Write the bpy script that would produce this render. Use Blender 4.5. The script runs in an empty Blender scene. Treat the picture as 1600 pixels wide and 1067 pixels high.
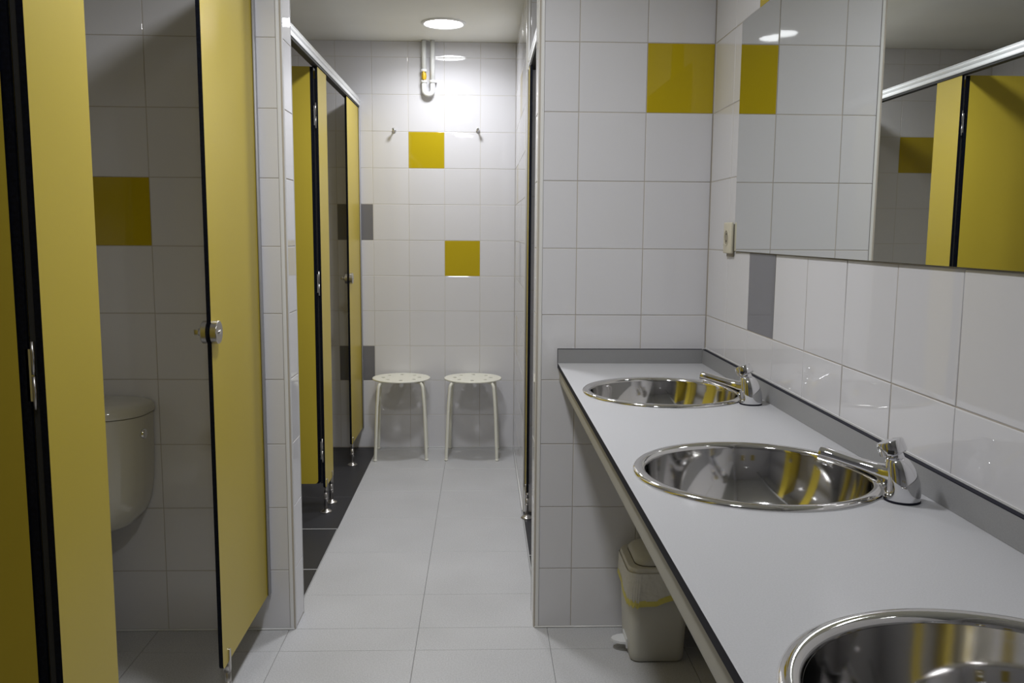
import bpy, bmesh, math, random
from mathutils import Vector, Matrix, Euler
random.seed(7)
PI = math.pi
sc = bpy.context.scene
col = sc.collection

# ------------------------------------------------------------------ camera
rx, ry, rz, CH = -.1238, -.0071, -.035, 1.2389
camd = bpy.data.cameras.new('camera'); cam = bpy.data.objects.new('camera', camd); col.objects.link(cam)
camd.sensor_width = 36; camd.lens = 1360.75 / 1600 * 36; camd.clip_start = .02
M = Matrix.Rotation(rz, 3, 'Z') @ Matrix.Rotation(rx, 3, 'X') @ Matrix.Rotation(ry, 3, 'Y')
r_, f_, u_ = M.col[0], M.col[1], M.col[2]
cam.matrix_world = Matrix(((r_[0], u_[0], -f_[0], 0), (r_[1], u_[1], -f_[1], 0), (r_[2], u_[2], -f_[2], CH), (0, 0, 0, 1)))
sc.camera = cam

# ------------------------------------------------------------------ world, exposure
w = bpy.data.worlds.new('world'); sc.world = w; w.use_nodes = True
w.node_tree.nodes['Background'].inputs[0].default_value = (.5, .52, .6, 1)
w.node_tree.nodes['Background'].inputs[1].default_value = .0
sc.view_settings.view_transform = 'Standard'; sc.view_settings.look = 'None'
sc.view_settings.exposure = 0.0; sc.view_settings.gamma = 1; sc.view_settings.use_curve_mapping = False
LAMP_COLOR = (.95, .965, 1.0, 1)
LAMP_GLOW = 47.0                                       # diffuser radiance
LAMP_POWER = {0: 4.6, 1: 8.6, 2: 8.2, 3: 1.4}         # watts of the directed beam of each ceiling light, far to near
LAMP_SPREAD = math.radians(150)

# ------------------------------------------------------------------ materials
def mat(name, color, rough=.5, metal=0, coat=0, coat_rough=.05, spec=.5, noise=None, bump=None, aniso=0, emit=None):
    m = bpy.data.materials.new(name); m.use_nodes = True
    nt = m.node_tree; b = nt.nodes['Principled BSDF']
    c = tuple(color) + (1,)
    b.inputs['Base Color'].default_value = c
    b.inputs['Roughness'].default_value = rough
    b.inputs['Metallic'].default_value = metal
    b.inputs['Coat Weight'].default_value = coat
    b.inputs['Coat Roughness'].default_value = coat_rough
    b.inputs['Specular IOR Level'].default_value = spec
    b.inputs['Anisotropic'].default_value = aniso
    if emit:
        b.inputs['Emission Color'].default_value = tuple(emit[0][:3]) + (1,); b.inputs['Emission Strength'].default_value = emit[1]
    if noise:   # (scale, amount, detail)
        tc = nt.nodes.new('ShaderNodeNewGeometry'); n = nt.nodes.new('ShaderNodeTexNoise')
        n.inputs['Scale'].default_value = noise[0]; n.inputs['Detail'].default_value = noise[2]
        nt.links.new(tc.outputs['Position'], n.inputs['Vector'])
        mx = nt.nodes.new('ShaderNodeMix'); mx.data_type = 'RGBA'
        k = noise[1]
        mx.inputs[6].default_value = tuple(max(0, x * (1 - k)) for x in color) + (1,)
        mx.inputs[7].default_value = tuple(min(1, x * (1 + k)) for x in color) + (1,)
        rp = nt.nodes.new('ShaderNodeMapRange'); rp.inputs[1].default_value = .3; rp.inputs[2].default_value = .7
        nt.links.new(n.outputs['Fac'], rp.inputs[0]); nt.links.new(rp.outputs[0], mx.inputs[0])
        nt.links.new(mx.outputs[2], b.inputs['Base Color'])
    if bump:    # (scale, strength)
        tc = nt.nodes.new('ShaderNodeNewGeometry'); n = nt.nodes.new('ShaderNodeTexNoise')
        n.inputs['Scale'].default_value = bump[0]; n.inputs['Detail'].default_value = 1
        nt.links.new(tc.outputs['Position'], n.inputs['Vector'])
        bp = nt.nodes.new('ShaderNodeBump'); bp.inputs['Strength'].default_value = bump[1]; bp.inputs['Distance'].default_value = .01
        nt.links.new(n.outputs['Fac'], bp.inputs['Height']); nt.links.new(bp.outputs[0], b.inputs['Normal'])
        nt.links.new(bp.outputs[0], b.inputs['Coat Normal'])
    return m

WT = (.66, .655, .68)
tile_white = mat('glazed_white_tile', WT, .025, spec=.5, bump=(9, .018))
tile_yellow = mat('glazed_yellow_tile', (.46, .345, .010), .03, bump=(9, .018))
tile_grey = mat('glazed_grey_tile', (.17, .17, .19), .04, bump=(9, .018))
grout = mat('grout', (.44, .40, .35), .9)
grout_pass = mat('pale_wall_grout', (.56, .53, .48), .9)
grout_floor = mat('floor_grout', (.22, .22, .22), .9)
grout_pale = mat('pale_floor_grout', (.55, .55, .55), .9)
ceil_m = mat('ceiling_paint', (.80, .80, .76), .75, noise=(3, .03, 2))
trim_m = mat('white_pvc_trim', (.68, .68, .68), .25)
black_core = mat('black_laminate_core', (.004, .005, .010), .5, spec=.12, noise=(160, .5, 3))
yellow_lam = mat('yellow_laminate', (.50, .385, .040), .36, spec=.35, noise=(2.0, .03, 2))
alu = mat('satin_aluminium', (.70, .70, .70), .32, metal=.85)
alu_dull = mat('anodised_wall_profile', (.36, .36, .38), .5, metal=.4)
alu_w = mat('white_lacquered_rail', (.74, .75, .76), .25)
steel = mat('brushed_steel', (.52, .50, .48), .28, metal=1)
chrome = mat('chrome', (.80, .80, .82), .04, metal=1)
sink_steel = mat('polished_basin_steel', (.72, .71, .70), .07, metal=1, aniso=.9)
_n = sink_steel.node_tree; _t = _n.nodes.new('ShaderNodeTangent'); _t.direction_type = 'RADIAL'; _t.axis = 'Z'
_n.links.new(_t.outputs[0], _n.nodes['Principled BSDF'].inputs['Tangent'])
rim_steel = mat('polished_rim_steel', (.74, .73, .72), .07, metal=1)
counter_m = mat('grey_laminate_worktop', (.475, .475, .49), .38, spec=.4, noise=(500, .05, 2))
splash_m = mat('grey_laminate_upstand', (.27, .27, .275), .42, noise=(500, .05, 2))
navy_edge = mat('dark_laminate_edge', (.012, .012, .022), .6, spec=.15)
tube_m = mat('beige_steel_tube', (.42, .40, .33), .4)
mirror_m = mat('mirror_glass', (.86, .88, .86), .0, metal=1)
mirror_edge = mat('mirror_edge', (.10, .12, .11), .2)
ceramic = mat('white_ceramic', (.66, .65, .60), .12, coat=.3)
cream = mat('cream_plastic', (.62, .58, .46), .4)
cream_dark = mat('cream_plastic_recess', (.30, .27, .20), .5)
white_paint = mat('white_enamelled_steel', (.78, .77, .68), .35)
pvc_pipe = mat('white_pvc_pipe', (.76, .77, .76), .3)
yellow_valve = mat('yellow_valve_enamel', (.65, .42, .02), .35)
bin_m = mat('beige_bin_plastic', (.52, .51, .46), .38)
bin_dark = mat('bin_seam', (.05, .045, .04), .6)
liner_m = mat('pale_bin_liner', (.62, .60, .54), .45, bump=(60, .25))
tape_m = mat('yellow_drawstring', (.62, .55, .12), .5, bump=(60, .2))
pedal_m = mat('white_pedal_plastic', (.72, .73, .75), .35)
gap_black = mat('dark_gap_fill', (.02, .02, .02), .7)  # flat black for small holes and for painted shade in slots and gaps
lamp_white = mat('lamp_bezel_white', (.8, .8, .8), .35)
lamp_glow = [mat('lamp_diffuser_glow_%d' % i, (.8, .8, .8), .4, emit=(LAMP_COLOR, LAMP_GLOW)) for i in LAMP_POWER]

# speckled floor tile
def speckle(name, base, amt):
    m = mat(name, base, .42, spec=.4)
    nt = m.node_tree; b = nt.nodes['Principled BSDF']
    g = nt.nodes.new('ShaderNodeNewGeometry')
    n1 = nt.nodes.new('ShaderNodeTexNoise'); n1.inputs['Scale'].default_value = 240; n1.inputs['Detail'].default_value = 3
    n2 = nt.nodes.new('ShaderNodeTexNoise'); n2.inputs['Scale'].default_value = 3; n2.inputs['Detail'].default_value = 3
    for n in (n1, n2): nt.links.new(g.outputs['Position'], n.inputs['Vector'])
    r1 = nt.nodes.new('ShaderNodeMapRange'); r1.inputs[1].default_value = .3; r1.inputs[2].default_value = .7; r1.inputs[3].default_value = 1 - amt; r1.inputs[4].default_value = 1 + amt
    r2 = nt.nodes.new('ShaderNodeMapRange'); r2.inputs[1].default_value = .3; r2.inputs[2].default_value = .7; r2.inputs[3].default_value = .95; r2.inputs[4].default_value = 1.05
    nt.links.new(n1.outputs['Fac'], r1.inputs[0]); nt.links.new(n2.outputs['Fac'], r2.inputs[0])
    mu = nt.nodes.new('ShaderNodeMath'); mu.operation = 'MULTIPLY'
    nt.links.new(r1.outputs[0], mu.inputs[0]); nt.links.new(r2.outputs[0], mu.inputs[1])
    vm = nt.nodes.new('ShaderNodeVectorMath'); vm.operation = 'SCALE'; vm.inputs[0].default_value = base
    nt.links.new(mu.outputs[0], vm.inputs['Scale']); nt.links.new(vm.outputs[0], b.inputs['Base Color'])
    return m
floor_light = speckle('speckled_grey_floor_tile', (.47, .47, .48), .14)
floor_dark = speckle('dark_slate_floor_tile', (.030, .030, .034), .25)

# wall tiles too far behind the viewer or inside hidden cubicle sides: same tiling as a procedural grid
def grid_tiles():
    m = mat('tiled_wall_grid', WT, .12)
    nt = m.node_tree; b = nt.nodes['Principled BSDF']
    g = nt.nodes.new('ShaderNodeNewGeometry'); s = nt.nodes.new('ShaderNodeSeparateXYZ'); nt.links.new(g.outputs['Position'], s.inputs[0])
    def line(sock, off):
        a = nt.nodes.new('ShaderNodeMath'); a.operation = 'ADD'; a.inputs[1].default_value = off + 20; nt.links.new(sock, a.inputs[0])
        q = nt.nodes.new('ShaderNodeMath'); q.operation = 'PINGPONG'; q.inputs[1].default_value = .1; nt.links.new(a.outputs[0], q.inputs[0])
        c = nt.nodes.new('ShaderNodeMath'); c.operation = 'LESS_THAN'; c.inputs[1].default_value = .0013; nt.links.new(q.outputs[0], c.inputs[0])
        return c
    n = nt.nodes.new('ShaderNodeSeparateXYZ'); nt.links.new(g.outputs['Normal'], n.inputs[0])
    ab = nt.nodes.new('ShaderNodeMath'); ab.operation = 'ABSOLUTE'; nt.links.new(n.outputs['X'], ab.inputs[0])
    lz = line(s.outputs['Z'], .006); lx = line(s.outputs['X'], .011); ly = line(s.outputs['Y'], .038)
    mx = nt.nodes.new('ShaderNodeMix'); mx.data_type = 'FLOAT'
    nt.links.new(ab.outputs[0], mx.inputs[0]); nt.links.new(lx.outputs[0], mx.inputs[2]); nt.links.new(ly.outputs[0], mx.inputs[3])
    mm = nt.nodes.new('ShaderNodeMath'); mm.operation = 'MAXIMUM'; nt.links.new(lz.outputs[0], mm.inputs[0]); nt.links.new(mx.outputs[0], mm.inputs[1])
    mc = nt.nodes.new('ShaderNodeMix'); mc.data_type = 'RGBA'; mc.inputs[6].default_value = WT + (1,); mc.inputs[7].default_value = (.44, .40, .35, 1)
    nt.links.new(mm.outputs[0], mc.inputs[0]); nt.links.new(mc.outputs[2], b.inputs['Base Color'])
    return m
grid_m = grid_tiles()

# ------------------------------------------------------------------ mesh helpers
class MB:
    def __init__(self): self.bm = bmesh.new(); self.mats = []
    def mi(self, m):
        if m not in self.mats: self.mats.append(m)
        return self.mats.index(m)
    def face(self, vs, mi, smooth=False):
        try: f = self.bm.faces.new(vs)
        except ValueError: return None
        f.material_index = mi; f.smooth = smooth; return f
    def box(self, x0, x1, y0, y1, z0, z1, m, bevel=0, seg=2):
        i = self.mi(m); t = bmesh.new(); bmesh.ops.create_cube(t, size=1)
        for v in t.verts: v.co = Vector(((x0 + x1) / 2 + v.co.x * (x1 - x0), (y0 + y1) / 2 + v.co.y * (y1 - y0), (z0 + z1) / 2 + v.co.z * (z1 - z0)))
        if bevel: bmesh.ops.bevel(t, geom=t.edges[:], offset=bevel, segments=seg, profile=.5, affect='EDGES')
        self.absorb(t, i, bool(bevel)); return self
    def absorb(self, t, i, smooth=False):
        mp = {}
        for v in t.verts: mp[v] = self.bm.verts.new(v.co)
        for f in t.faces: self.face([mp[v] for v in f.verts], i, smooth)
        t.free()
    def loft(self, rings, m, caps=True, smooth=True, closed=True):
        i = self.mi(m); rs = [[self.bm.verts.new(p) for p in r] for r in rings]
        n = len(rs[0])
        for a, b in zip(rs, rs[1:]):
            for k in range(n if closed else n - 1): self.face([a[k], a[(k + 1) % n], b[(k + 1) % n], b[k]], i, smooth)
        if caps and closed:
            self.face(rs[0][::-1], i); self.face(rs[-1], i)
        return self
    def lathe(self, prof, m, c=(0, 0, 0), seg=48, smooth=True, caps=False):
        rings = [[Vector((c[0] + r * math.cos(2 * PI * k / seg), c[1] + r * math.sin(2 * PI * k / seg), c[2] + z)) for k in range(seg)] for r, z in prof]
        return self.loft(rings, m, caps, smooth)
    def tube(self, pts, r, m, seg=14, caps=True):
        pts = [Vector(p) for p in pts]; rings = []; prev = None
        for k, p in enumerate(pts):
            d = (pts[min(k + 1, len(pts) - 1)] - pts[max(k - 1, 0)]).normalized()
            if prev is None:
                a = d.cross(Vector((0, 0, 1)));
                if a.length < 1e-3: a = d.cross(Vector((1, 0, 0)))
            else: a = prev - d * prev.dot(d)
            a.normalize(); prev = a; b = d.cross(a)
            rr = r[k] if isinstance(r, (list, tuple)) else r
            rings.append([p + (a * math.cos(t) + b * math.sin(t)) * rr for t in [2 * PI * j / seg for j in range(seg)]])
        return self.loft(rings, m, caps)
    def prism(self, poly, a0, a1, axis, m_side, m_cap=None, smooth=False):
        """poly: 2D outline; axis: 'x','y','z' = extrusion direction."""
        def P(u, v, t): return {'x': (t, u, v), 'y': (u, t, v), 'z': (u, v, t)}[axis]
        i = self.mi(m_side); j = self.mi(m_cap or m_side)
        A = [self.bm.verts.new(P(u, v, a0)) for u, v in poly]; B = [self.bm.verts.new(P(u, v, a1)) for u, v in poly]
        n = len(poly)
        for k in range(n): self.face([A[k], A[(k + 1) % n], B[(k + 1) % n], B[k]], i, smooth)
        self.face(A[::-1], j); self.face(B, j); return self
    def mesh(self, name):
        bmesh.ops.recalc_face_normals(self.bm, faces=self.bm.faces[:])
        me = bpy.data.meshes.new(name); self.bm.to_mesh(me); self.bm.free()
        for m in self.mats: me.materials.append(m)
        return me
    def build(self, name, parent=None, loc=None, auto=None):
        me = self.mesh(name); o = bpy.data.objects.new(name, me); col.objects.link(o)
        if parent: o.parent = parent
        if loc is not None: o.location = loc
        if auto:
            me.shade_smooth() if hasattr(me, 'shade_smooth') else None
            me.set_sharp_from_angle(angle=math.radians(auto))
        return o

def rrect(x0, x1, z0, z1, r, seg=5, corners=(1, 1, 1, 1)):
    """rounded rectangle outline, corners bl, br, tr, tl"""
    out = []
    for (cx, cz, a), on in zip(((x0 + r, z0 + r, PI), (x1 - r, z0 + r, 1.5 * PI), (x1 - r, z1 - r, 0), (x0 + r, z1 - r, .5 * PI)), corners):
        if on: out += [(cx + r * math.cos(a + PI / 2 * k / seg), cz + r * math.sin(a + PI / 2 * k / seg)) for k in range(seg + 1)]
        else: out.append((cx + r * (math.copysign(1, math.cos(a + PI / 4))), cz + r * math.copysign(1, math.sin(a + PI / 4))))
    return out

def tag(o, label, cat, group=None):
    o['label'] = label; o['category'] = cat
    if group: o['group'] = group
    return o
def thing(name, loc, label, cat, group=None, rz=0):
    o = bpy.data.objects.new(name, None); col.objects.link(o); o.location = loc; o.rotation_euler = (0, 0, rz); o.empty_display_size = .05
    return tag(o, label, cat, group)
def struct(o): o['kind'] = 'structure'; return o
def copy_tree(o, parent=None):
    c = o.copy(); col.objects.link(c); c.parent = parent
    for ch in [x for x in bpy.data.objects if x.parent == o]: copy_tree(ch, c)
    return c

# ------------------------------------------------------------------ tiles
_tile_cache = {}
def tile_mesh(w, h, m, t=.006, inset=.0014):
    k = (round(w, 4), round(h, 4), m.name)
    if k not in _tile_cache:
        b = MB(); i = b.mi(m)
        def ring(d, y): return [b.bm.verts.new((sx * (w / 2 - d), y, sz * (h / 2 - d))) for sx, sz in ((-1, -1), (1, -1), (1, 1), (-1, 1))]
        rs = [ring(0, t), ring(0, .0009), ring(inset * .4, .0003), ring(inset, 0)]
        for a, c in zip(rs, rs[1:]):
            for q in range(4): b.face([a[q], a[(q + 1) % 4], c[(q + 1) % 4], c[q]], i)
        b.face(rs[-1], i); b.face(rs[0][::-1], i)
        _tile_cache[k] = b.mesh('tile')
    return _tile_cache[k]
GAP = .0020
def lay(parent, n, us, vs, plane, m_of, tilt=.0022, name='tile'):
    """n: 'x-','x+','y-','y+','z+' facing; us, vs: joint positions; plane: coordinate of the tile face"""
    for a, (u0, u1) in enumerate(zip(us, us[1:])):
        for c, (v0, v1) in enumerate(zip(vs, vs[1:])):
            m = m_of(a, c, (u0 + u1) / 2, (v0 + v1) / 2)
            if m is None: continue
            wd, ht = u1 - u0 - GAP, v1 - v0 - GAP
            if wd < .004 or ht < .004: continue
            o = bpy.data.objects.new(name, tile_mesh(wd, ht, m)); col.objects.link(o); o.parent = parent
            um, vm = (u0 + u1) / 2, (v0 + v1) / 2
            j = random.uniform(-.0002, .0002)
            base = {'y-': Matrix.Identity(3), 'y+': Matrix.Rotation(PI, 3, 'Z'), 'x-': Matrix.Rotation(-PI / 2, 3, 'Z'), 'x+': Matrix.Rotation(PI / 2, 3, 'Z'), 'z+': Matrix.Rotation(-PI / 2, 3, 'X')}[n]
            pos = {'y-': (um, plane + j, vm), 'y+': (um, plane + j, vm), 'x-': (plane + j, um, vm), 'x+': (plane + j, um, vm), 'z+': (um, vm, plane)}[n]
            q = Matrix.Rotation(random.gauss(0, tilt), 3, 'X') @ Matrix.Rotation(random.gauss(0, tilt), 3, 'Z')
            o.matrix_local = Matrix.Translation(pos) @ (base @ q).to_4x4()

CEIL = 2.28
ZJ = [.004] + [.194 + .2 * k for k in range(11)] + [CEIL - .001]
def joints(a, b, anchor, step=.2):
    k0 = math.ceil((a - anchor) / step - 1e-6); out = [a]
    k = k0
    while anchor + k * step < b - 1e-6:
        if anchor + k * step > a + .004: out.append(anchor + k * step)
        k += 1
    if b - out[-1] < .004: out[-1] = b
    else: out.append(b)
    return out

YF, YW, XR, XB, XP = 2.622, 4.962, .684, -1.513, .186
XN = -1.60          # wall behind the viewer
def wall(name, x0, x1, y0, y1, m=grout, z0=0, z1=CEIL):
    return struct(MB().box(x0, x1, y0, y1, z0, z1, m).build(name))

# far wall
wf = wall('wall_far', XB - .1, 1.25, YW + .0012, YW + .1, grout_pass)
def far_m(a, c, x, z):
    if -1.211 < x < -1.011 and 1.594 < z < 1.794: return tile_yellow
    if -.411 < x < -.211 and 1.594 < z < 1.794: return tile_yellow
    if -.211 < x < -.011 and .994 < z < 1.194: return tile_yellow
    if -.811 < x < -.611 and (1.194 < z < 1.394 or .394 < z < .594): return tile_grey
    return tile_white
lay(wf, 'y-', joints(XB, XP, -.611), ZJ, YW, far_m)
# wall beside the passage
wp = wall('wall_passage_right', XP + .0012, .30, 3.7722, YW + .004, grout_pass)
def pas_m(a, c, y, z):
    if 4.162 < y < 4.362 and 1.794 < z < 1.994: return tile_yellow
    if 4.562 < y < 4.762 and 1.394 < z < 1.594: return tile_yellow
    if 4.162 < y < 4.362 and .994 < z < 1.194: return tile_grey
    if 4.562 < y < 4.762 and .594 < z < .794: return tile_yellow
    return tile_white
lay(wp, 'x-', joints(3.79, YW, YW), ZJ, XP, pas_m)
lay(wp, 'y-', [XP + .016, .30], ZJ, 3.771, lambda *a: tile_white)
# cross wall that carries the counter's end
wc = wall('wall_cross_right', .1662, XR + .1, YF + .0012, YF + .134)
def cr_m(a, c, x, z): return tile_yellow if x > .484 and 1.594 < z < 1.794 else tile_white
lay(wc, 'y-', joints(.181, XR - .001, .284), ZJ, YF, cr_m)
lay(wc, 'x-', [YF + .016, YF + .122], ZJ, .165, lambda *a: tile_white)
wc2 = wall('wall_shower_right_front', .171, 1.15, YF + .135, YF + .139, grid_m)
wall('wall_shower_right_side', 1.15, 1.25, YF + .004, YW + .004, grid_m)
wall('wall_shower_right_back', .31, 1.15, 3.90, 3.99, grid_m)
# cross wall between the toilets and the showers
wl = wall('wall_cross_left', XB - .1, -.5812, YF + .0012, YF + .1328)
def cl_m(a, c, x, z): return tile_yellow if -1.174 < x < -.974 and 1.194 < z < 1.394 else tile_white
lay(wl, 'y-', joints(XB, -.597, -.974), ZJ, YF, cl_m)
lay(wl, 'x+', [YF + .016, YF + .122], ZJ, -.580, lambda *a: tile_white)
lay(wl, 'y+', joints(XB, -.597, -.974), ZJ, YF + .134, lambda *a: tile_white)
# mirror-side wall
wr = wall('wall_right', XR + .0012, XR + .1, XN, YF + .004)
def r_m(a, c, y, z):
    if 2.014 < y < 2.214 and (.994 < z < 1.194 or 1.794 < z < 1.994): return tile_grey if z < 1.5 else tile_yellow
    if 1.214 < y < 1.414 and 1.794 < z < 1.994: return tile_grey
    return tile_white
lay(wr, 'x-', joints(.2, YF - .002, 2.214), ZJ, XR, r_m)
lay(wr, 'x-', joints(XN, .2, 2.214), ZJ, XR, r_m)
# wall at the back of the cubicles
wb = wall('wall_cubicle_back', XB - .1, XB - .0012, XN, YW + .004)
lay(wb, 'x+', joints(YF + .136, YW, YW), ZJ, XB, lambda *a: tile_white)
wall('wall_cubicle_back_near', XB - .006, XB, XN, YF, grid_m)
wn = wall('wall_near', XB - .1, XR + .1, XN - .1, XN - .0012)
lay(wn, 'y+', joints(XB, XR, -.616), ZJ, XN, lambda a, c, x, z: tile_yellow if 1.194 < z < 1.394 and (-.42 < x < -.216 or .184 < x < .384) else tile_white)
# ceiling
struct(MB().box(XB - .1, 1.25, XN - .1, YW + .1, CEIL, CEIL + .1, ceil_m).build('ceiling'))

# corner trims (quarter round profiles)
def trim(name, cx, cy, sx, sy, r=.017, z1=CEIL - .001):
    """quarter round whose centre is (cx, cy), bulging towards (sx, sy)"""
    pts = [(cx + sx * r * math.cos(a), cy + sy * r * math.sin(a)) for a in [PI / 2 * k / 8 for k in range(9)]]
    b = MB(); b.prism([(cx, cy)] + pts, .002, z1, 'z', trim_m, smooth=True)
    return struct(b.build(name, auto=40))
trim('trim_1', .165 + .016, YF + .015, -1, -1)
trim('trim_2', .165 + .016, YF + .122, -1, 1)
trim('trim_3', -.58 - .016, YF + .015, 1, -1)
trim('trim_4', -.58 - .016, YF + .122, 1, 1)
trim('trim_5', XP + .014, 3.771 + .014, -1, -1, .016)

# silicone fillets where walls meet the floor
def fillet(name, x0, x1, y0, y1):
    return struct(MB().box(x0, x1, y0, y1, 0, .005, trim_m, .0015, 1).build(name))
fillet('baseboard_cross_right', .169, XR, YF - .004, YF + .003)
fillet('baseboard_cross_left', XB, -.584, YF - .004, YF + .003)
fillet('baseboard_far', -.6, XP, YW - .004, YW + .003)
fillet('baseboard_passage', XP - .004, XP + .003, 3.79, YW - .004)

# ------------------------------------------------------------------ floor
DX = -.604
fl = struct(MB().box(XB - .1, 1.25, XN - .1, YW + .1, -.06, -.0012, grout_floor).build('floor'))
GAP = .0016
fx = joints(XB, XR, -.196, .405); fy = joints(XN, YF + .004, 2.478, .405)
lay(fl, 'z+', fx, fy, 0, lambda *a: floor_light, tilt=.0004)
lay(fl, 'z+', [DX, -.196, .182], joints(YF + .004, YW + .004, 2.478, .405), 0, lambda *a: floor_light, tilt=.0004)
fs = struct(MB().box(XB, DX - .001, YF + .13, YW + .004, -.0012, -.0004, grout_pale).build('floor_shower_left'))
GAP = .004
lay(fs, 'z+', joints(XB, DX, DX, .445), joints(YF + .136, 3.561, 3.561, .445), .0002, lambda *a: floor_dark, tilt=.0004)
GAP = .0006
lay(fs, 'z+', joints(XB, DX, DX, .445), [3.563, 4.008, 4.453, 4.898, YW + .004], .0002, lambda *a: floor_dark, tilt=.0002)
GAP = .004
fs2 = struct(MB().box(.184, 1.15, YF + .139, 3.90, -.0012, -.0004, grout_pale).build('floor_shower_right'))
lay(fs2, 'z+', joints(.184, 1.15, .184, .445), joints(YF + .142, 3.90, 3.691 - .445, .445), .0002, lambda *a: floor_dark, tilt=.0004)
struct(MB().box(.30, 1.15, 3.99, YW + .004, -.0012, 0, grout_floor).build('floor_service'))

# ------------------------------------------------------------------ ceiling lamps
lamp_labels = ['round white ceiling downlight before the far tiled wall and its pipes',
               'round ceiling downlight in the passage between the two end walls and the showers',
               'round ceiling downlight over the middle washbasin aisle',
               'round ceiling downlight over the aisle above the viewer']
for i, y in enumerate((4.53, 3.20, 1.84, .55)):
    t = thing('ceiling_light', (-.195, y, CEIL), lamp_labels[i], 'lamp', 'ceiling downlights along the aisle')
    MB().lathe([(.112, -.0005), (.112, -.004), (.108, -.008), (.100, -.009), (.094, -.006), (.094, -.0005)], lamp_white, seg=48).build('bezel', t)
    MB().lathe([(.094, -.0045), (.06, -.0058), (.02, -.0062), (.0005, -.0063)], lamp_glow[i], seg=48).build('diffuser', t)
    ld = bpy.data.lights.new('beam', 'AREA'); ld.shape = 'DISK'; ld.size = .180; ld.energy = LAMP_POWER[i]; ld.color = LAMP_COLOR[:3]; ld.spread = LAMP_SPREAD
    lo = bpy.data.objects.new('beam', ld); col.objects.link(lo); lo.parent = t; lo.location = (0, 0, -.0072)

# ------------------------------------------------------------------ cubicle panels
TH = .0105
def board(t, y0, y1, z0, z1, x=0, name='board', round_near=True, r=.014):
    """upright compact-laminate board in the y-z plane, black core, yellow faces"""
    poly = rrect(y0, y1, z0, z1, r, 5, (round_near, not round_near, False, False))
    b = MB(); b.prism(poly, x, x - TH, 'x', black_core, yellow_lam); return b.build(name, t)
def leg(t, x, y, ztop):
    b = MB(); b.tube([(x, y, .012), (x, y, .06), (x, y, ztop - .02)], .0085, steel, 16); 
    b.tube([(x, y, .058), (x, y, .064)], .0092, steel, 16)
    o = b.build('leg', t)
    MB().lathe([(.026, 0), (.026, .003), (.022, .007), (.012, .010), (.0085, .016)], steel, (x, y, .0003), 24, caps=True).build('foot_plate', o)
    # clamp fork that grips the board
    b = MB()
    for s in (x + .0050, x - TH - .0005 - .0045 + .0):
        pass
    poly = rrect(y - .0065, y + .0065, ztop - .028, ztop + .034, .0062, 4)
    b.prism(poly, x + .0085, x + .0055, 'x', steel); b.prism(poly, x - .0085, x - .0055, 'x', steel)
    b.tube([(x, y, ztop - .03), (x, y, ztop - .002)], .0088, steel, 16)
    b.build('clamp', o); return o
def lock(t, y, z, out=.0, x=0):
    """round indicator outside (+x) and turn knob inside"""
    o = MB().tube([(x + .0003, y, z), (x + .014, y, z), (x + .0155, y, z)], [.0285, .0285, .0272], steel, 36).build('lock_escutcheon', t, auto=40)
    MB().tube([(x + .0155, y, z), (x + .0185, y, z)], [.0062, .005], chrome, 16).build('coin_slot', o)
    xi = x - TH
    o = MB().tube([(xi - .0003, y, z), (xi - .012, y, z), (xi - .0135, y, z)], [.0285, .0285, .0272], steel, 36).build('inner_rose', t, auto=40)
    MB().tube([(xi - .0135, y, z), (xi - .024, y, z)], [.010, .009], steel, 16).box(xi - .037, xi - .022, y - .0022, y + .0022, z - .007, z + .007, steel, .0018).build('turn_knob', o)
def wall_profile(t, y0, y1, z0, z1, x=0):
    b = MB(); b.box(x + .001, x + .0075, y0, y1, z0, z1, alu_dull, .0012, 1); b.box(x - TH - .0075, x - TH - .001, y0, y1, z0, z1, alu_dull, .0012, 1)
    b.build('wall_profile', t)

PB, PT = .120, 1.9190
def fixed_panel(x, y0, y1, label, legs=(), lk=None, prof=None, near=True):
    t = thing('cubicle_panel', (x, (y0 + y1) / 2, 0), label, 'panel'); c = (y0 + y1) / 2
    board(t, y0 - c, y1 - c, PB, PT, round_near=near)
    if len(legs) == 2: MB().box(-TH - .0110, -TH - .0005, y0 - c + .0050, y0 - c + .011, PB + .02, 1.87, gap_black).build('dark_gap_strip', t)  # black strip added behind the hinge gap to make it read black
    for ly in legs: leg(t, -TH / 2, ly - c, PB)
    if lk: lock(t, lk[0] - c, lk[1])
    if prof: wall_profile(t, prof[0] - c, prof[1] - c, PB, PT)
    return t
XA, XS = -.660, -.685
fixed_panel(XA, 1.324, 1.523, 'narrow yellow upright panel between the toilet doorway and the hinged door nearest the viewer', (1.35, 1.50))
fixed_panel(XA, 2.137, YF - .002, 'yellow front panel with round lock, fixed to the white tiled pillar beside the toilet cubicle', (2.19,), (2.151, .992), (YF - .022, YF - .001))
fixed_panel(XA, .50, .715, 'yellow front panel of the cubicle nearest the viewer', (.53, .69), (.69, .992))
fixed_panel(XS, 3.75, 3.955, 'narrow yellow upright panel between the two shower doorways in the passage', (3.785, 3.92))
fixed_panel(XS, 4.535, YW - .002, 'yellow shower front panel with round lock, fixed to the far tiled wall', (4.575,), (4.555, 1.0), (YW - .022, YW - .001))
fixed_panel(XS, YF + .136, 3.10, 'yellow shower front panel fixed behind the white tiled pillar', (3.06,), (3.08, 1.0), (YF + .136, YF + .158), near=False)
rp = fixed_panel(.194 + TH, 3.665, 3.769, 'thin sliver of yellow panel at the shower doorway on the wall facing the yellow showers', (3.69,), None, (3.752, 3.769))

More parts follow.
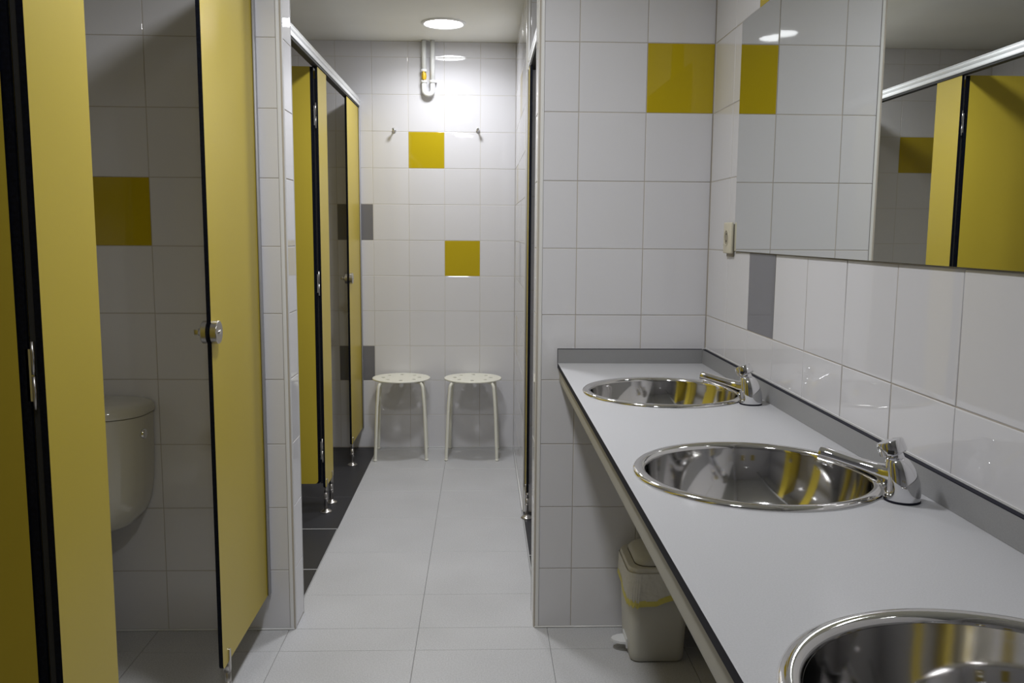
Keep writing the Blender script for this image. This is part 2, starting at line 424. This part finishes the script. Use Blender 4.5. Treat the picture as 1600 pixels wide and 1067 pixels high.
# partitions between cubicles
def partition(y, x1, label):
    t = thing('partition_panel', ((XB + x1) / 2, y, 0), label, 'panel'); h = (x1 - XB) / 2 - .002
    b = MB(); b.prism(rrect(-h, h, PB, PT, .014, 4, (False, True, False, False)), -TH / 2, TH / 2, 'y', black_core, yellow_lam); b.build('board', t)
    b = MB()
    for s in (-1, 1): b.box(-h + .0, -h + .02, s * (TH / 2 + .001) if s > 0 else -TH / 2 - .0075, TH / 2 + .0075 if s > 0 else -TH / 2 - .001, PB, PT, alu, .001, 1)
    b.build('wall_profile', t)
partition(1.4235, XA - TH - .001, 'yellow partition board between the toilet cubicles')
partition(.61, XA - TH - .001, 'yellow partition board of the cubicle nearest the viewer')
partition(3.85, XS - TH - .001, 'yellow partition board between the two showers')

# doors, swung inwards square to the aisle; hinge edge rebated, showing the black core
def door(x, y, w, label, z0=.142, z1=1.917):
    """outer face looks towards the viewer (-y) when open, hinged at its +x edge"""
    t = thing('cubicle_door', (x, y, 0), label, 'door')
    poly = rrect(-w, 0, z0, z1, .016, 5, (1, 1, 0, 0))
    b = MB(); b.prism(poly, .0045, .0105, 'y', black_core, black_core); b.prism(poly, .0106, .0114, 'y', black_core, yellow_lam); b.build('door_leaf', t)
    poly = rrect(-w + .012, -.0125, z0 + .0, z1 - .0, .016, 5, (1, 1, 0, 0))
    b = MB(); b.prism(poly, -.0005, .0044, 'y', black_core, yellow_lam); b.build('door_facing', t)
    for hz in (.29, 1.02, 1.72):
        hx, hy = .0075, .003
        h = MB().tube([(hx, hy, hz - .052), (hx, hy, hz - .0015)], .0030, steel, 12).build('hinge', t)
        MB().tube([(hx, hy, hz + .0015), (hx, hy, hz + .052)], .0030, steel, 12).box(-.004, hx, hy + .0015, hy + .0035, hz - .04, hz + .04, alu).build('hinge_pin', h)
    # inner turn side: small steel pull
    MB().tube([(-w + .06, .0112, 1.0), (-w + .06, .025, 1.0), (-w + .06, .028, 1.0)], [.0105, .0105, .008], steel, 20).build('pull_knob', t)
    return t
door(XA - .024, 1.321, .60, 'yellow cubicle door with black edge and hinges, swung open at the picture edge nearest the viewer')
door(XS - .017, 3.75 - .010, .60, 'dark yellow shower door swung open just past the white tiled pillar')
door(XA - .024, 1.523 + .004, .58, 'yellow door of the toilet cubicle, swung open behind the narrow panel')
door(XS - .017, 3.955 + .004, .56, 'yellow door of the far shower, swung open behind the narrow passage panel')

# top rails with twin grooves
def rail(x, y0, y1, label, flip=1):
    t = thing('top_rail', (x, (y0 + y1) / 2, 1.930), label, 'rail')
    prof = [(.012, 0), (.014, .004), (.014, .012), (.009, .015), (.009, .018), (.014, .021), (.017, .026), (.014, .031), (.009, .033), (.009, .036), (.013, .040), (.012, .042)]
    inner = [(-.022, .042), (-.022, 0)]
    h = (y1 - y0) / 2
    b = MB(); b.prism([(flip * a, c) for a, c in prof + inner], -h, h, 'y', alu_w); b.build('rail_profile', t)
    MB().box(*sorted((-.018 * flip, .009 * flip)), -h, h, -.010, -.0005, gap_black).build('slot_shade_strip', t)  # black strip stands in for the shaded slot under the rail
    return t
rail(XA - .005, XN + .001, YF - .001, 'white grooved aluminium top rail over the toilet cubicles')
rail(XS - .005, YF + .136, YW - .001, 'white grooved aluminium top rail along the yellow shower fronts')
rail(.206, YF + .141, 3.769, 'short white top rail over the shower doorway opposite the yellow fronts', -1)

# ------------------------------------------------------------------ toilet
t = thing('toilet', (-1.172, YF, 0), 'white close-coupled toilet with a rounded cistern behind the yellow panel', 'toilet')
def dshape(hw, d, n=28, back=-.006, p=2.6):
    """plan outline of the cistern: flat back on the wall, bowed front"""
    pts = [(hw, back), ]
    for k in range(n + 1):
        a = PI * k / n
        c, s = math.cos(a), math.sin(a)
        pts.append((hw * math.copysign(abs(c) ** (2 / p), c), -.05 - (d - .05) * abs(s) ** (2 / p) if True else 0))
    pts.append((-hw, back)); return pts
def ring_at(z, hw, d): return [Vector((x, y, z)) for x, y in dshape(hw, d)]
b = MB()
prof = [(.352, .060, .10), (.356, .100, .125), (.372, .130, .145), (.40, .152, .158), (.44, .168, .168), (.50, .177, .174), (.58, .181, .178), (.700, .183, .180)]
b.loft([ring_at(z, hw, d) for z, hw, d in prof], ceramic); b.build('cistern', t, auto=50)
b = MB(); b.loft([ring_at(z, hw, d) for z, hw, d in [(.702, .180, .176), (.703, .186, .186), (.712, .188, .188), (.726, .186, .185), (.736, .172, .172), (.741, .150, .150), (.744, .12, .11), (.7455, .06, .07)]], ceramic); b.build('cistern_lid', t, auto=50)
MB().tube([(.174, -.085, .648), (.186, -.085, .648), (.1875, -.085, .648)], [.015, .015, .013], chrome, 24).build('flush_button', t)
def oval(cx, cy, a, bb, z, n=32, egg=.0): return [Vector((cx + a * math.cos(2 * PI * k / n) * (1 + egg * math.sin(2 * PI * k / n)), cy + bb * math.sin(2 * PI * k / n), z)) for k in range(n)]
b = MB(); b.loft([oval(0, -.30, .095, .20, .001), oval(0, -.30, .090, .195, .03), oval(0, -.31, .085, .18, .14), oval(0, -.35, .11, .20, .24), oval(0, -.385, .15, .225, .32), oval(0, -.39, .165, .235, .352),
                  oval(0, -.39, .166, .236, .364), oval(0, -.39, .15, .22, .366), oval(0, -.39, .125, .19, .355), oval(0, -.39, .10, .16, .30), oval(0, -.38, .06, .08, .22)], ceramic)
b.build('bowl', t, auto=60)
b = MB(); b.loft([oval(0, -.385, .166, .236, .368), oval(0, -.385, .170, .240, .374), oval(0, -.385, .168, .238, .384), oval(0, -.385, .150, .22, .390)], ceramic); b.build('seat_lid', t, auto=60)
MB().tube([(.0, -.03, .20), (.0, -.03, .36)], .018, cream).build('flush_pipe', t)

# ------------------------------------------------------------------ worktop
CT, XC = .848, .231      # top and front edge
cn = thing('worktop', (XC, YF, 0), 'long grey laminate washbasin worktop with upstand and dark edge', 'worktop')
centres = [(.4515, 2.122), (.4515, 1.384), (.4515, .655)]
y_end = -.35
def slab():
    """slab with three round cut-outs, built as strips around each hole"""
    b = MB(); i = b.mi(counter_m); e = b.mi(navy_edge); n = 64; R = .189
    x0, x1 = 0, XR - XC - .0005
    bm = b.bm
    segs = []; ys = [y_end]
    for cx, cy in sorted(centres, key=lambda c: c[1]): ys += [cy - .24, cy + .24]
    ys.append(YF - .0005)
    for z in (CT, CT - .0145):
        vcache = {}
        def V(x, y):
            k = (round(x, 5), round(y, 5))
            if k not in vcache: vcache[k] = bm.verts.new((x, y - YF, z))
            return vcache[k]
        for a, (p, q) in enumerate(zip(ys, ys[1:])):
            if a % 2 == 0: b.face([V(x0, p), V(x1, p), V(x1, q), V(x0, q)], i)
            else:
                cy = (p + q) / 2; cx = centres[0][0] - XC
                angs = [2 * PI * k / n for k in range(n)]
                # square boundary points matching angles, corners kept exact
                corner = [math.atan2(yy - cy, xx - cx) % (2 * PI) for xx, yy in ((x1, q), (x0, q), (x0, p), (x1, p))]
                A = sorted(set([round(t, 6) for t in angs] + [round(t, 6) for t in corner]))
                def B(t):
                    c, s = math.cos(t), math.sin(t); k = 1e9
                    if c > 1e-9: k = min(k, (x1 - cx) / c)
                    if c < -1e-9: k = min(k, (x0 - cx) / c)
                    if s > 1e-9: k = min(k, (q - cy) / s)
                    if s < -1e-9: k = min(k, (p - cy) / s)
                    return V(cx + c * k, cy + s * k)
                for t0, t1 in zip(A, A[1:] + A[:1]):
                    h0 = V(cx + R * math.cos(t0), cy + R * math.sin(t0)); h1 = V(cx + R * math.cos(t1), cy + R * math.sin(t1))
                    b.face([h0, B(t0), B(t1), h1], i)
    # front edge and near end
    for (xa, ya, xb, yb) in ((x0, y_end, x0, YF - .0005), (x0, y_end, x1, y_end)):
        b.face([bm.verts.new((xa, ya - YF, CT)), bm.verts.new((xb, yb - YF, CT)), bm.verts.new((xb, yb - YF, CT - .0145)), bm.verts.new((xa, ya - YF, CT - .0145))], e)
    # hole walls
    for cx, cy in centres:
        ring = [[bm.verts.new((cx - XC + R * math.cos(2 * PI * k / n), cy - YF + R * math.sin(2 * PI * k / n), z)) for k in range(n)] for z in (CT, CT - .0145)]
        for k in range(n): b.face([ring[0][k], ring[0][(k + 1) % n], ring[1][(k + 1) % n], ring[1][k]], e)
    return b
slab().build('slab', cn)
UH = .0425
b = MB(); b.box(XR - XC - .0115, XR - XC - .0015, y_end - YF, -.0125, CT + .0004, CT + UH, splash_m)
b.box(XR - XC - .0115, XR - XC - .0015, y_end - YF, -.0125, CT + UH, CT + UH + .0016, navy_edge); b.build('upstand', cn)
b = MB(); b.box(.0, XR - XC - .0015, -.0118, -.0018, CT + .0004, CT + UH, splash_m)
b.box(.0, XR - XC - .0118, -.0118, -.0018, CT + UH, CT + UH + .0012, navy_edge)
b.box(-.0008, .0, -.0118, -.0018, CT + .0004, CT + UH + .0012, navy_edge); b.build('end_upstand', cn)
b = MB(); b.box(XR - XC - .0022, XR - XC - .0002, y_end - YF, -.001, CT + UH + .0017, CT + UH + .0050, trim_m)
b.box(XR - XC - .0014, XR - XC - .0002, y_end - YF, -.001, CT + .0004, CT + UH + .0022, trim_m)
b.box(.0, XR - XC - .0014, -.0017, -.0002, CT + .0004, CT + UH + .0022, trim_m); b.build('sealant_bead', cn)
b = MB(); b.prism(rrect(.006, .034, CT - .0640, CT - .0146, .010, 5), y_end - YF, -.001, 'y', tube_m, smooth=True); b.build('support_tube', cn, auto=50)
b = MB()
b.prism([(.0345, CT - .015), (XR - XC - .001, CT - .015), (XR - XC - .001, CT - .05), (.0345, CT - .03)], -1.62 + .0, -1.60, 'y', tube_m); b.build('support_arm', cn)

# ------------------------------------------------------------------ basins
basin_labels = ['round stainless steel basin at the end wall, farthest along the worktop', 'round stainless steel basin in the middle of the worktop', 'round stainless steel basin nearest the viewer, cut by the picture edge']
proto = None
for i, (cx, cy) in enumerate(centres):
    if proto is None:
        t = thing('washbasin', (cx, cy, CT), basin_labels[i], 'basin', 'round steel basins in the worktop')
        MB().lathe([(.2008, .0003), (.2008, .0016), (.1996, .0042), (.1953, .0066), (.1893, .0072), (.1833, .0058), (.1803, .0030), (.1791, 0), (.1786, -.002)], rim_steel, seg=128).build('rim', t)
        # spherical-cap bowl under a short upright neck
        r0, z0, pr = .1785, -.0022, [(.1785, -.0022)]          # wall leans in slowly, then rounds into the floor
        for dz, tilt in [(.010, 9)] * 1 + [(.010, 11), (.010, 13), (.010, 15.5), (.010, 18), (.010, 20.5), (.010, 23.5), (.010, 27), (.010, 31), (.010, 36), (.010, 43), (.008, 52), (.006, 61), (.005, 70), (.003, 78)]:
            r0 -= dz * math.tan(math.radians(tilt)); z0 -= dz; pr.append((r0, z0))
        pr.append((.028, z0 - .0022)); DZ = z0 - .0022
        MB().lathe(pr, sink_steel, seg=128).build('bowl', t)
        d = MB().lathe([(.030, DZ + .001), (.029, DZ + .0025), (.022, DZ + .0025), (.020, DZ - .0005), (.0005, DZ - .0015)], chrome, seg=32).build('drain', t)
        b = MB()
        for a in range(3):
            an = a * PI / 3; dx, dy = math.cos(an) * .019, math.sin(an) * .019
            b.tube([(-dx, -dy, DZ + .0025), (dx, dy, DZ + .0025)], .0013, chrome, 6)
        b.build('drain_cross', d)
        proto = t
    else:
        t = copy_tree(proto); t.location = (cx, cy, CT); t['label'] = basin_labels[i]

# ------------------------------------------------------------------ self-closing taps
def ell(c, d, a, b_, up=None, n=24, p=2.0):
    """superellipse ring round point c, normal d, half-width a, half-height b_"""
    d = Vector(d).normalized(); side = d.cross(Vector((0, 0, 1)))
    if side.length < .05: side = Vector((0, 1, 0)) if up is None else Vector(up)
    side.normalize(); upv = side.cross(d).normalized()
    out = []
    for k in range(n):
        t_ = 2 * PI * k / n; c_, s_ = math.cos(t_), math.sin(t_)
        out.append(Vector(c) + side * a * math.copysign(abs(c_) ** (2 / p), c_) + upv * b_ * math.copysign(abs(s_) ** (2 / p), s_))
    return out
tap_labels = ['chrome push-button tap at the basin by the end wall', 'chrome push-button tap at the middle basin', 'chrome push-button tap at the basin nearest the viewer']
proto = None
for i, (bx, by) in enumerate([(.626, 1.974), (.626, 1.237), (.626, .508)]):
    ang = math.atan2(.59, -.81)
    if proto is None:
        t = thing('tap', (bx, by, CT), tap_labels[i], 'tap', 'push-button taps on the worktop', rz=ang)   # local +x points to the basin
        MB().lathe([(.0258, .0003), (.0258, .0022), (.0250, .0034)], navy_edge, seg=32, caps=True).build('base_gasket', t)
        b = MB()
        rings = []
        for z, r, lean in [(.0036, .0255, 0), (.010, .0257, 0), (.020, .0254, .0003), (.030, .0248, .0012), (.040, .0232, .003), (.050, .0208, .0055), (.057, .0185, .008), (.062, .0160, .010), (.065, .0125, .0115)]:
            rings.append([Vector((lean + r * math.cos(2 * PI * k / 40), r * math.sin(2 * PI * k / 40), z)) for k in range(40)])
        b.loft(rings, chrome); b.build('body', t, auto=60)
        b = MB()
        path = [((.002, 0, .033), (1, 0, .05), .0200, .0230), ((.016, 0, .034), (1, 0, .10), .0185, .0205), ((.028, 0, .0355), (1, 0, .16), .0160, .0165), ((.044, 0, .0395), (1, 0, .20), .0140, .0125),
                ((.070, 0, .0455), (1, 0, .22), .0132, .0105), ((.096, 0, .0510), (1, 0, .20), .0138, .0105), ((.116, 0, .0545), (1, 0, .16), .0145, .0112), ((.1215, 0, .0552), (1, 0, .14), .0138, .0104)]
        b.loft([ell(c, d, a, h, p=2.8) for c, d, a, h in path], chrome); b.build('spout', t, auto=50)
        MB().tube([(.109, 0, .046), (.109, 0, .0395), (.109, 0, .038)], [.0095, .0095, .008], chrome, 20).build('aerator', t)
        ax = Vector((.42, 0, 1)).normalized(); o = Vector((.0100, 0, .058))
        MB().tube([o, o + ax * .010, o + ax * .012], [.0125, .0120, .0105], chrome, 28).build('collar', t)
        k_ = MB().tube([o + ax * .0122, o + ax * .0138, o + ax * .030, o + ax * .0325, o + ax * .0330], [.0172, .0200, .0195, .0180, .015], chrome, 36).build('push_button', t, auto=35)
        b = MB()
        for s in (-1, 1):
            b.prism([(-.0045, .0), (.0045, 0), (.0045, .006), (-.0045, .006)], 0, .001, 'y', gap_black)
        g = b.build('indicator_slot', k_)
        g.matrix_local = Matrix.Translation(o + ax * .0150 + Vector((0, .0192, 0)))
        proto = t
    else:
        t = copy_tree(proto); t.location = (bx, by, CT); t['label'] = tap_labels[i]

# ------------------------------------------------------------------ mirror and socket
t = thing('wall_mirror', (XR, 1.1, 1.4925), 'large frameless wall mirror above the worktop', 'mirror')
MB().box(-.0050, -.0012, -1.2, 1.236, -.2975, .2975, mirror_edge).build('backing', t)
MB().box(-.0062, -.0051, -1.1995, 1.2355, -.2970, .2970, mirror_m).build('glass', t)

t = thing('power_socket', (XR, 2.379, 1.231), 'cream plastic power socket on the tiles next to the mirror', 'socket')
MB().box(-.0055, -.0008, -.028, .030, -.052, .036, cream_dark, .001).build('back_plate', t)
f = MB().box(-.0145, -.0056, -.035, .035, -.043, .041, cream, .003, 3).build('cover', t)
def xring(x, r, n=28, c=.0): return [Vector((x, .004 + r * math.cos(2 * PI * k / n), r * math.sin(2 * PI * k / n))) for k in range(n)]
MB().loft([xring(-.0146, .0215), xring(-.0158, .0210), xring(-.0158, .0192), xring(-.0149, .0188)], cream, caps=False).build('socket_ring', f)
b = MB(); b.loft([xring(-.0149, .0188), xring(-.0147, .0001)], cream_dark, caps=False); b.build('socket_recess', f)
for sy in (-.0095, .0095): MB().tube([(-.0147, .004, sy), (-.0153, .004, sy)], .0026, gap_black, 10).build('pin_hole', f)

# ------------------------------------------------------------------ stools
def stool(x, y, rz, label):
    t = thing('stool', (x, y, 0), label, 'stool', 'white stools by the far wall', rz)
    # perforated seat: disc with eight round holes near the rim
    b = MB(); i = b.mi(white_paint); bm = b.bm; R, HR, HC, N = .1575, .0115, .100, 8
    for z in (.4395, .4367):
        for k in range(N):
            a0 = 2 * PI * k / N; am = a0
            cx, cy = HC * math.cos(am), HC * math.sin(am)
            half = PI / N; m = 6
            outer = [(R * math.cos(a0 - half + 2 * half * q / m), R * math.sin(a0 - half + 2 * half * q / m)) for q in range(m + 1)]
            inner = [(.045 * math.cos(a0 + half - 2 * half * q / m), .045 * math.sin(a0 + half - 2 * half * q / m)) for q in range(m + 1)]
            s1 = [(r * math.cos(a0 + half), r * math.sin(a0 + half)) for r in (.13, .10, .07)]
            s2 = [(r * math.cos(a0 - half), r * math.sin(a0 - half)) for r in (.07, .10, .13)]
            loop = outer + s1 + inner + s2
            n = len(loop)
            hv = [bm.verts.new((cx + HR * math.cos(th), cy + HR * math.sin(th), z)) for th in [math.atan2(p[1] - cy, p[0] - cx) for p in loop]]
            lv = [bm.verts.new((p[0], p[1], z)) for p in loop]
            for q in range(n): b.face([lv[q], lv[(q + 1) % n], hv[(q + 1) % n], hv[q]], i)
        cen = [bm.verts.new((.045 * math.cos(2 * PI * q / 48), .045 * math.sin(2 * PI * q / 48), z)) for q in range(48)]
        b.face(cen, i)
    for k in range(N):
        a = 2 * PI * k / N
        b.lathe([(HR, .4367), (HR, .4395)], white_paint, (HC * math.cos(a), HC * math.sin(a), 0), 20)
    b.lathe([(R, .4395), (R + .0018, .4383), (R + .0018, .4335), (R, .4325), (R - .002, .4335), (R - .002, .4367)], white_paint, seg=64)
    bmesh.ops.remove_doubles(bm, verts=bm.verts[:], dist=.00005)
    b.build('seat', t)
    for k in range(4):
        a = PI / 4 + k * PI / 2; c, s = math.cos(a), math.sin(a)
        pts = [(.045, .4280)] + [(.100, .4280)]
        pts += [(.1345 + .034 * math.sin(q) * 1.0 - .0, .3940 + .034 * math.cos(q)) for q in [PI / 2 * e / 8 for e in range(9)]]
        pts = [(.02, .4280), (.10, .4280)] + [(.136 + .033 * math.sin(q), .3950 + .033 * math.cos(q)) for q in [math.radians(82) * e / 8 for e in range(9)]]
        pts += [(.180, .30), (.1885, .15), (.196, .010)]
        l = MB().tube([(c * r, s * r, z) for r, z in pts], .0085, white_paint, 14).build('leg', t, auto=60)
        MB().tube([(c * .1963, s * .1963, .0105), (c * .1968, s * .1968, .0005)], .0098, white_paint, 14).build('foot_cap', l)
    return t
s1 = stool(-.446, 4.795, math.radians(3), 'white round metal stool beside the shower panel, next to the dark floor')
s2 = stool(-.049, 4.795, math.radians(-2), 'white round metal stool nearer the wall opposite the showers')

# ------------------------------------------------------------------ coat hooks
def hook(x, z, label):
    t = thing('coat_hook', (x, YW, z), label, 'hook')
    MB().tube([(0, -.0005, 0), (0, -.004, 0)], .011, chrome, 20).build('rose', t)
    MB().tube([(0, -.004, 0), (0, -.022, 0), (0, -.034, .003)], [.0048, .0045, .005], chrome, 14).build('stem', t)
    MB().tube([(0, -.034, .003), (0, -.036, .0035), (0, -.042, .0045), (0, -.044, .005)], [.006, .009, .009, .006], chrome, 18).build('knob', t)
hook(-.489, 1.797, 'small chrome coat hook on the far wall above the stool by the shower panel')
hook(-.024, 1.801, 'small chrome coat hook on the far wall, on the side away from the showers')

# ------------------------------------------------------------------ ceiling pipes with valve
t = thing('water_pipe', (-.297, YW - .030, 0), 'white U-shaped pipe with small yellow valve hanging from the ceiling on the far wall', 'pipe')
R = .0235
def vp(x, z0, z1, r=.0125): return MB().tube([(x, 0, z0), (x, 0, z1)], r, pvc_pipe, 20)
vp(-R, 2.118, CEIL - .001).build('supply_pipe', t)
vp(R, 2.058, CEIL - .001).build('return_pipe', t)
MB().tube([(-R, 0, 2.062), (-R, 0, 2.025)] + [(-R * math.cos(q), 0, 2.015 - R * math.sin(q)) for q in [PI * e / 12 for e in range(13)]] + [(R, 0, 2.025), (R, 0, 2.058)], .0130, pvc_pipe, 20).build('bend', t)
for nm, x, z in (('collar', -R, 2.118), ('collar', -R, 2.060), ('collar', R, 2.060)):
    MB().tube([(x, 0, z - .007), (x, 0, z + .007)], .0168, pvc_pipe, 24).build(nm, t)
v = MB().tube([(-R, 0, 2.068), (-R, 0, 2.078), (-R, 0, 2.089), (-R, 0, 2.100), (-R, 0, 2.110)], [.010, .013, .0145, .013, .010], yellow_valve, 16).build('valve_body', t)
MB().tube([(-R, -.012, 2.089), (-R, -.022, 2.089)], .004, chrome, 10).box(-R - .004, -R + .004, -.026, -.022, 2.068, 2.112, yellow_valve, .0015).build('valve_lever', v)
b = MB(); b.box(R + .012, R + .022, -.004, .029, 2.056, 2.062, alu); b.build('wall_clip', t); MB().box(-R - .006, -R + .006, .0126, .029, 2.18, 2.188, alu).build('wall_clip', t)

# ------------------------------------------------------------------ pedal bin
t = thing('pedal_bin', (.515, 2.478, 0), 'beige plastic pedal bin with liner under the worktop', 'bin')
def rr_ring(hx, hy, z, r, sag=None, n=6, cx=0, cy=0):
    pts = rrect(-hx, hx, -hy, hy, r, n)
    return [Vector((cx + x, cy + y, z + (sag(x, y) if sag else 0))) for x, y in pts]
b = MB(); b.loft([rr_ring(.074, .088, .002, .022), rr_ring(.078, .092, .006, .026), rr_ring(.0795, .0935, .03, .027), rr_ring(.090, .104, .262, .032), rr_ring(.088, .102, .264, .03)], bin_m); b.build('body', t, auto=50)
# rim that carries the lid, and the domed lid
b = MB(); b.loft([rr_ring(.092, .106, .256, .034), rr_ring(.093, .107, .270, .034), rr_ring(.088, .102, .288, .036), rr_ring(.080, .094, .290, .036)], liner_m); b.build('rim', t, auto=50)
b = MB(); b.loft([rr_ring(.076, .090, .2892, .036, cx=.006), rr_ring(.076, .090, .2925, .036, cx=.006)], bin_dark); b.build('lid_seam', t)
b = MB(); b.loft([rr_ring(.077, .091, .2928, .037, cx=.008), rr_ring(.077, .091, .300, .037, cx=.008), rr_ring(.070, .084, .312, .038, cx=.010), rr_ring(.055, .069, .319, .036, cx=.012), rr_ring(.03, .04, .322, .02, cx=.012)], bin_m); b.build('lid', t, auto=60)
# liner folded over the outside with a yellow drawstring hem, sagging in a V on each side
def dense(pts, n=4):
    out = []
    for p, q in zip(pts, pts[1:] + pts[:1]): out += [p.lerp(q, k / n) for k in range(n)]
    return out
def skirt2(zt, zb, g0, g1, m, name, top_follow):
    b = MB(); base = dense([Vector((x, y, 0)) for x, y in rrect(-.0905, .0905, -.1045, .1045, .034, 6)], 5); rings = []
    for k in range(7):
        a = k / 6; g = 1 + (g0 + (g1 - g0) * a) / .095; ring = []
        for j, p in enumerate(base):
            s = .006 - .034 * math.exp(-((p.x + .055) ** 2 + (p.y + .09) ** 2) / .0055) - .010 * math.exp(-((p.x - .05) ** 2 + (p.y - .09) ** 2) / .006) + .0035 * math.sin(j * .9) + .002 * math.sin(j * 2.3)
            f_ = a + (1 - a) * top_follow
            rip = 1 + .012 * math.sin(j * 1.7 + k * .8) * a
            ring.append(Vector((p.x * g * rip, p.y * g * rip, zt + (zb - zt) * a + s * f_)))
        rings.append(ring)
    b.loft(rings, m, caps=False); return b.build(name, t)
skirt2(.276, .216, .003, .0045, liner_m, 'liner', 0)
skirt2(.219, .201, .0048, .0060, tape_m, 'drawstring', 1)
b = MB()
b.prism([(-.074, .030), (-.100, .026), (-.118, .014), (-.124, 0), (-.118, -.014), (-.100, -.026), (-.074, -.030)], .026, .033, 'z', pedal_m)
b.prism([(-.0835, .034), (-.0755, .034), (-.0755, -.034), (-.0835, -.034)], .016, .045, 'z', pedal_m); b.build('pedal', t)

print('objects', len(bpy.data.objects))
